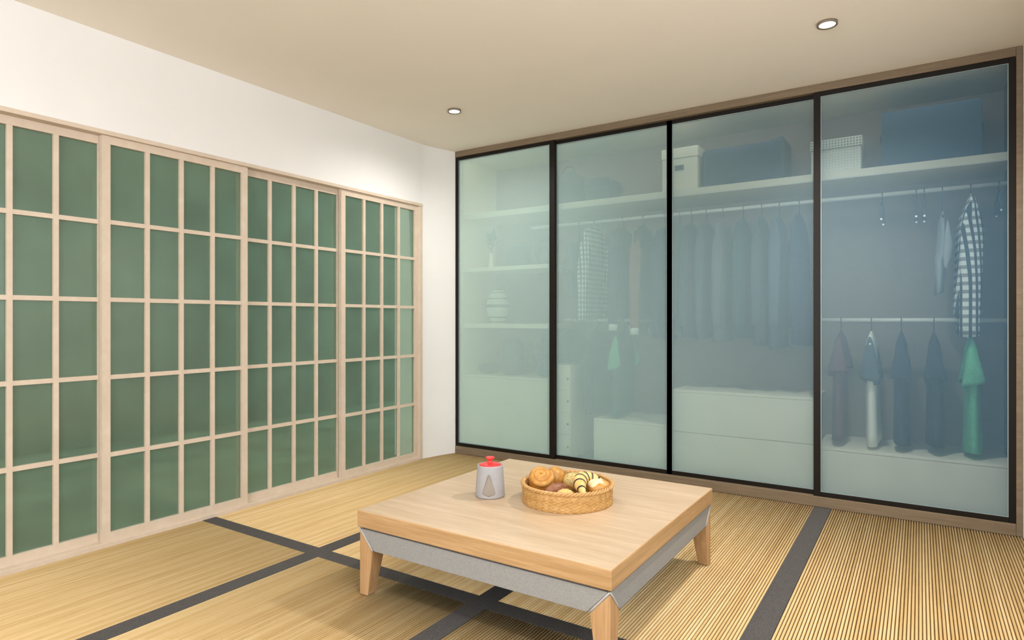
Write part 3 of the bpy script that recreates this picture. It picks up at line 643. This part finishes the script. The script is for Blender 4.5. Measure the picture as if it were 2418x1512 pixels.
# ------------------------------------------------------------------ clothes
def hanger_parts(t, x, y, rz, top, span=0.19, drop=0.075, m='hanger'):
    rr = 0.0185
    pts = [(x, y - rr * cos(a), rz + rr * sin(a)) for a in [-0.6 + (pi + 0.6) * k / 12 for k in range(13)]]
    zlow = min(top, rz - 0.03)
    pts += [(x, y + rr, rz - 0.008), (x, y + 0.004, rz - 0.03), (x, y, zlow - 0.012)]
    MB().tube(pts, 0.0028, 6).build('hook', M['chrome'] if m == 'clip' else M['hanger'], t, True)
    MB().tube([(x, y - span, top - drop - 0.012), (x, y - span * 0.5, top - drop * 0.5 - 0.008), (x, y, top - 0.012), (x, y + span * 0.5, top - drop * 0.5 - 0.008), (x, y + span, top - drop - 0.012)], 0.006, 8).build('shoulder_bar', M['hanger'], t, True)
def garment(name, label, x, rz, top, hem, mb_, ms=None, bw=0.045, sw=0.055, sl=0.27, cuff=None, group='clothes hanging in the wardrobe', seed=0, cat='shirt', lean=0.0, y=RY, depth=0.20):
    rn = random.Random(seed); t = thing(name, (x, y, hem), label, cat, group)
    ms = ms or mb_
    hanger_parts(t, x, y, rz, top, depth * 0.88)
    n = 28; rings = []; ph = [rn.uniform(0, 6.28) for _ in range(4)]
    hgt = top - hem
    lv = [(0.0, 0.005, 0.030), (0.02, 0.010, 0.070), (0.05, 0.016, 0.130), (0.085, 0.023, 0.182), (0.13, 0.031, depth), (0.22, bw * 0.86, depth), (0.35, bw, depth - 0.004), (0.5, bw, depth - 0.004), (0.65, bw, depth), (0.8, bw * 1.02, depth), (0.92, bw * 1.05, depth + 0.004), (1.0, bw * 1.06, depth + 0.004)]
    for u, wx, wy in lv:
        z = top - hgt * u if u > 0.13 else top - u * 0.62
        if u > 0.13: z = top - 0.0806 - (hgt - 0.0806) * (u - 0.13) / 0.87
        ring = []
        for i in range(n):
            a = 2 * pi * i / n; ca, sa = cos(a), sin(a)
            k = 1 + u * (0.13 * sin(3 * a + ph[0] + 2 * u) + 0.10 * sin(5 * a + ph[1]) + 0.05 * sin(9 * a + ph[2] + 3 * u))
            px = wx * math.copysign(abs(ca) ** 0.8, ca) * k; py = wy * math.copysign(abs(sa) ** 0.9, sa)
            ring.append((x + px + lean * u * 0.06 + 0.012 * u * sin(ph[3]), y + py, z + (0.012 * sin(a + ph[1]) if u >= 1.0 else 0)))
        rings.append(ring)
    MB().rings(rings).build('body', mb_, t, True)
    for sgn in (-1, 1):
        rs = []; m = 12
        for k in range(m + 1):
            u = k / m; cy = y + sgn * (depth * 0.86 + 0.032 * min(1, u * 1.6)); z = top - 0.035 - sl * u
            rx = 0.006 + (sw - 0.006) * min(1.0, (u * 1.05) ** 0.75) if sl < 0.4 else 0.006 + (sw - 0.006) * min(1, u * 4.0) ** 0.8
            if sl >= 0.4: rx *= 1 - 0.22 * u
            ry = 0.010 + 0.020 * min(1, u * 2.5)
            ring = []
            for i in range(16):
                a = 2 * pi * i / 16; kk = 1 + 0.10 * u * sin(3 * a + ph[3]) + 0.05 * sin(5 * a + ph[1] + 5 * u)
                ring.append((x + rx * cos(a) * kk + lean * u * 0.05, cy + ry * sin(a) * kk, z + u ** 3 * (0.022 * sin(a + ph[0]) + 0.010 * sin(2 * a + ph[2])) * (1 if sl < 0.4 else 0.3)))
            rs.append(ring)
        if sl < 0.4:   # hollow cuff end: fold the last ring inward so the sleeve reads as open
            last = rs[-1]; cxm = sum(p[0] for p in last) / 16; cym = sum(p[1] for p in last) / 16
            rs.append([(cxm + (p[0] - cxm) * 0.86, cym + (p[1] - cym) * 0.86, p[2] + 0.002) for p in last])
            rs.append([(cxm + (p[0] - cxm) * 0.80, cym + (p[1] - cym) * 0.80, p[2] + 0.03) for p in last])
        sv = MB().rings(rs).build('sleeve', ms, t, True)
        if cuff is not None:
            zc = top - 0.035 - sl; MB().lathe([(0.0, -0.045), (0.034, -0.045), (0.036, -0.02), (0.035, 0.008), (0.0, 0.008)], (x + lean * 0.05, y + sgn * (depth * 0.86 + 0.032), zc), 16).build('cuff', cuff, sv, True)
    return t
def cl(n, c, v=0.25): return cloth(n, c, v, 60)
C_dk = [cl('charcoal_wool', (0.030, 0.035, 0.045)), cl('slate_wool', (0.06, 0.07, 0.085)), cl('navy_wool', (0.022, 0.033, 0.062)), cl('blue_grey_wool', (0.075, 0.10, 0.125)), cl('deep_teal_wool', (0.03, 0.06, 0.065))]
C_gn = cl('green_cotton', (0.13, 0.48, 0.25)); C_gd = cl('dark_green_cotton', (0.035, 0.10, 0.085)); C_mr = cl('maroon_cotton', (0.14, 0.055, 0.075)); C_wh = cl('white_cotton', (0.86, 0.84, 0.76), 0.06)
C_rb = cl('rust_brown', (0.26, 0.11, 0.075)); C_cf = cl('cuff_white', (0.75, 0.76, 0.72), 0.06)
P1 = plaid('black_white_plaid', (0.86, 0.86, 0.80), (0.02, 0.03, 0.05), 0.034, 0.050); P2 = plaid('grey_white_plaid', (0.80, 0.84, 0.78), (0.05, 0.07, 0.08), 0.034, 0.040)
# second door, upper rod
garment('cropped_blouse', 'short dark blouse hanging left of the checked shirt behind the second door', 1.115, 2.083, 1.93, 1.42, C_dk[3], sl=0.24, seed=1, cat='blouse')
garment('checked_shirt', 'black and white checked long sleeved shirt behind the second door', 1.262, 2.083, 2.045, 1.272, P2, sl=0.78, seed=2, lean=-0.6)
garment('long_shirt', 'dark grey long sleeved shirt with white cuffs behind the second door', 1.525, 2.083, 2.020, 1.258, C_dk[1], sl=0.79, cuff=C_cf, seed=3, bw=0.055, sw=0.05)
garment('long_shirt', 'dark shirt with a rust brown sleeve and white cuffs behind the second door', 1.708, 2.083, 2.020, 1.258, C_dk[0], C_rb, sl=0.82, cuff=C_cf, seed=4, bw=0.055, sw=0.05)
garment('long_coat', 'dark coat hanging at the right edge of the second door', 1.888, 2.083, 1.985, 1.09, C_dk[2], sl=0.80, seed=5, cat='coat', bw=0.06)
# second door, lower rod
garment('short_jacket', 'short dark jacket hanging above the narrow drawer tower', 1.055, 1.235, 1.162, 0.885, C_dk[4], sl=0.235, seed=6, cat='jacket', sw=0.06)
garment('long_coat', 'long charcoal coat hanging beside the drawer tower on the lower rod', 1.292, 1.235, 1.150, 0.45, C_dk[0], sl=0.60, seed=7, cat='coat', bw=0.06)
g = garment('emblem_shirt', 'green shirt with a pale round emblem on its side behind the second door', 1.535, 1.235, 1.140, 0.456, C_gd, C_gn, sl=0.26, seed=8, bw=0.05, sw=0.055)
MB().tube([(1.568, 0.335 - 0.05 * cos(a) * (1 - 0.05 * a), 0.80 + 0.055 * sin(a) * (1 - 0.05 * a)) for a in [0.3 + 5.9 * k / 30 for k in range(31)]], 0.009, 6, squash=0.6).build('emblem', C_cf, g, True)
MB().tube([(1.570, 0.335 + 0.022 * cos(a) * (0.4 + 0.2 * a), 0.80 + 0.022 * sin(a) * (0.4 + 0.2 * a)) for a in [4.5 * k / 20 for k in range(21)]], 0.007, 6, squash=0.6).build('emblem', C_cf, g, True)
# third door, one long row
lab3 = [('coat', 'grey green slim coat, first from the left behind the third door', 2.010, 1.12, cl('grey_green', (0.09, 0.15, 0.12))), ('coat', 'slate coat, second from the left behind the third door', 2.107, 1.10, C_dk[1]),
        ('coat', 'charcoal coat, third from the left behind the third door', 2.223, 1.09, C_dk[3]), ('coat', 'pale grey coat, fourth from the left behind the third door', 2.351, 1.08, cl('mid_grey', (0.14, 0.155, 0.165))),
        ('coat', 'wide teal grey coat, fifth from the left behind the third door', 2.500, 1.12, C_dk[4]), ('coat', 'dark grey coat, third from the right behind the third door', 2.632, 1.06, C_dk[1]),
        ('coat', 'blue grey coat with a light sleeve, second from the right behind the third door', 2.755, 1.03, C_dk[3]), ('coat', 'navy coat, rightmost of the row behind the third door', 2.888, 1.06, C_dk[2])]
for k, (ct, lb, x, hem, mm) in enumerate(lab3):
    garment('hanging_coat', lb, x, 2.083, 2.0 + 0.006 * (k % 3), hem, mm, sl=0.78, bw=0.040 if k < 3 else 0.048 + 0.006 * (k in (4, 7)), sw=0.038 if k < 3 else 0.043, seed=20 + k, cat=ct, lean=0.0)
# rightmost door, upper rod: bare hangers, a pair of folded trousers and a checked shirt
for x, lb in ((3.403, 'empty clip hanger, leftmost on the upper rod behind the rightmost door'), (3.596, 'empty clip hanger, left one of the close pair behind the rightmost door'), (3.640, 'empty clip hanger, right one of the close pair behind the rightmost door'), (4.026, 'empty clip hanger at the right end of the upper rod')):
    t = thing('clip_hanger', (x, RY, 1.90), lb, 'hanger', 'empty hangers on the upper rod')
    hanger_parts(t, x, RY, 2.083, 2.035, 0.17, 0.03)
    for dy in (-0.14, 0.14):
        cp = box('clip', M['hanger'], t, x - 0.010, x + 0.010, RY + dy - 0.012, RY + dy + 0.012, 1.905, 2.0, bevel=0.003)
        box('jaw', M['chrome'], cp, x - 0.007, x + 0.007, RY + dy - 0.010, RY + dy + 0.010, 1.893, 1.908, bevel=0.002)
M['greycl'] = cl('light_grey_cotton', (0.36, 0.38, 0.40), 0.12)
t = thing('folded_scarf', (3.737, RY, 1.40), 'grey cloth draped over a hanger, left of the checked shirt', 'scarf', 'clothes hanging in the wardrobe')
hanger_parts(t, 3.737, RY, 2.083, 1.945, 0.17, 0.05)
rs = []
for z, wx, dx in ((1.925, 0.006, 0.0), (1.86, 0.020, 0.0), (1.76, 0.034, 0.006), (1.66, 0.046, 0.008), (1.62, 0.034, -0.012), (1.5, 0.026, -0.016), (1.405, 0.026, -0.020)):
    rs.append([(3.737 + dx + wx * cos(a) * (1 + 0.15 * sin(3 * a + z * 9)), RY + 0.13 * sin(a), z + (0.01 * cos(a) if z < 1.42 else 0)) for a in [2 * pi * i / 20 for i in range(20)]])
MB().rings(rs).build('cloth', M['greycl'], t, True)
rs = []
for z, wx in ((1.86, 0.003), (1.78, 0.016), (1.68, 0.026), (1.60, 0.020), (1.585, 0.006)):
    rs.append([(3.762 + wx * cos(a), RY - 0.14 + 0.012 * sin(a), z + 0.03 * cos(a) * (z < 1.7)) for a in [2 * pi * i / 12 for i in range(12)]])
MB().rings(rs).build('front_fold', M['greycl'], t, True)
garment('checked_shirt', 'tall black and white checked shirt hanging at the far right of the wardrobe', 3.885, 2.083, 2.035, 1.27, P1, sl=0.86, seed=31, bw=0.066, sw=0.062, lean=-0.25)
# rightmost door, lower rod
g5 = 'short sleeved shirts on the lower rod'
garment('tee_shirt', 'plum short sleeved shirt, leftmost on the lower rod behind the rightmost door', 3.156, 1.235, 1.160, 0.425, C_mr, C_mr, sl=0.245, group=g5, seed=41, sw=0.058, bw=0.040)
garment('tee_shirt', 'white shirt with blue grey sleeves, second from left on the lower rod', 3.339, 1.235, 1.160, 0.415, C_wh, C_dk[3], sl=0.29, group=g5, seed=42, sw=0.058, bw=0.040)
garment('tee_shirt', 'navy short sleeved shirt, left one of the two dark shirts on the lower rod', 3.512, 1.235, 1.160, 0.425, C_dk[2], sl=0.255, group=g5, seed=43, sw=0.056, bw=0.044)
garment('tee_shirt', 'charcoal short sleeved shirt, right one of the two dark shirts on the lower rod', 3.692, 1.235, 1.160, 0.428, C_dk[0], sl=0.27, group=g5, seed=44, sw=0.056, bw=0.044)
garment('tee_shirt', 'bright green short sleeved shirt, rightmost on the lower rod', 3.884, 1.235, 1.150, 0.410, C_gn, sl=0.275, group=g5, seed=45, sw=0.058, bw=0.042)
# dark rounded bag on the left cabinet
t = thing('backpack', (0.80, 0.34, 0.7285), 'tall dark rounded bag standing at the right end of the left cabinet', 'bag')
blob((0.80, 0.34, 0.7285 + 0.205), 0.082, 0.13, 0.205, 0, fn=lambda a, p: min(1.22, 1 / max(0.6, (abs(cos(p)) ** 5 + abs(sin(p)) ** 5) ** 0.2)) if p < 0.2 else 1.0).build('body', M['navy'], t, True)
for k in t.children:
    mz = min(v.co.z for v in k.data.vertices)
    for v in k.data.vertices: v.co.z = max((v.co.z - mz) * 0.42 / 0.43, 0.001)
box('front_pocket', M['navy'], t, 0.74, 0.86, 0.195, 0.225, 0.76, 0.93, bevel=0.012, seg=3)
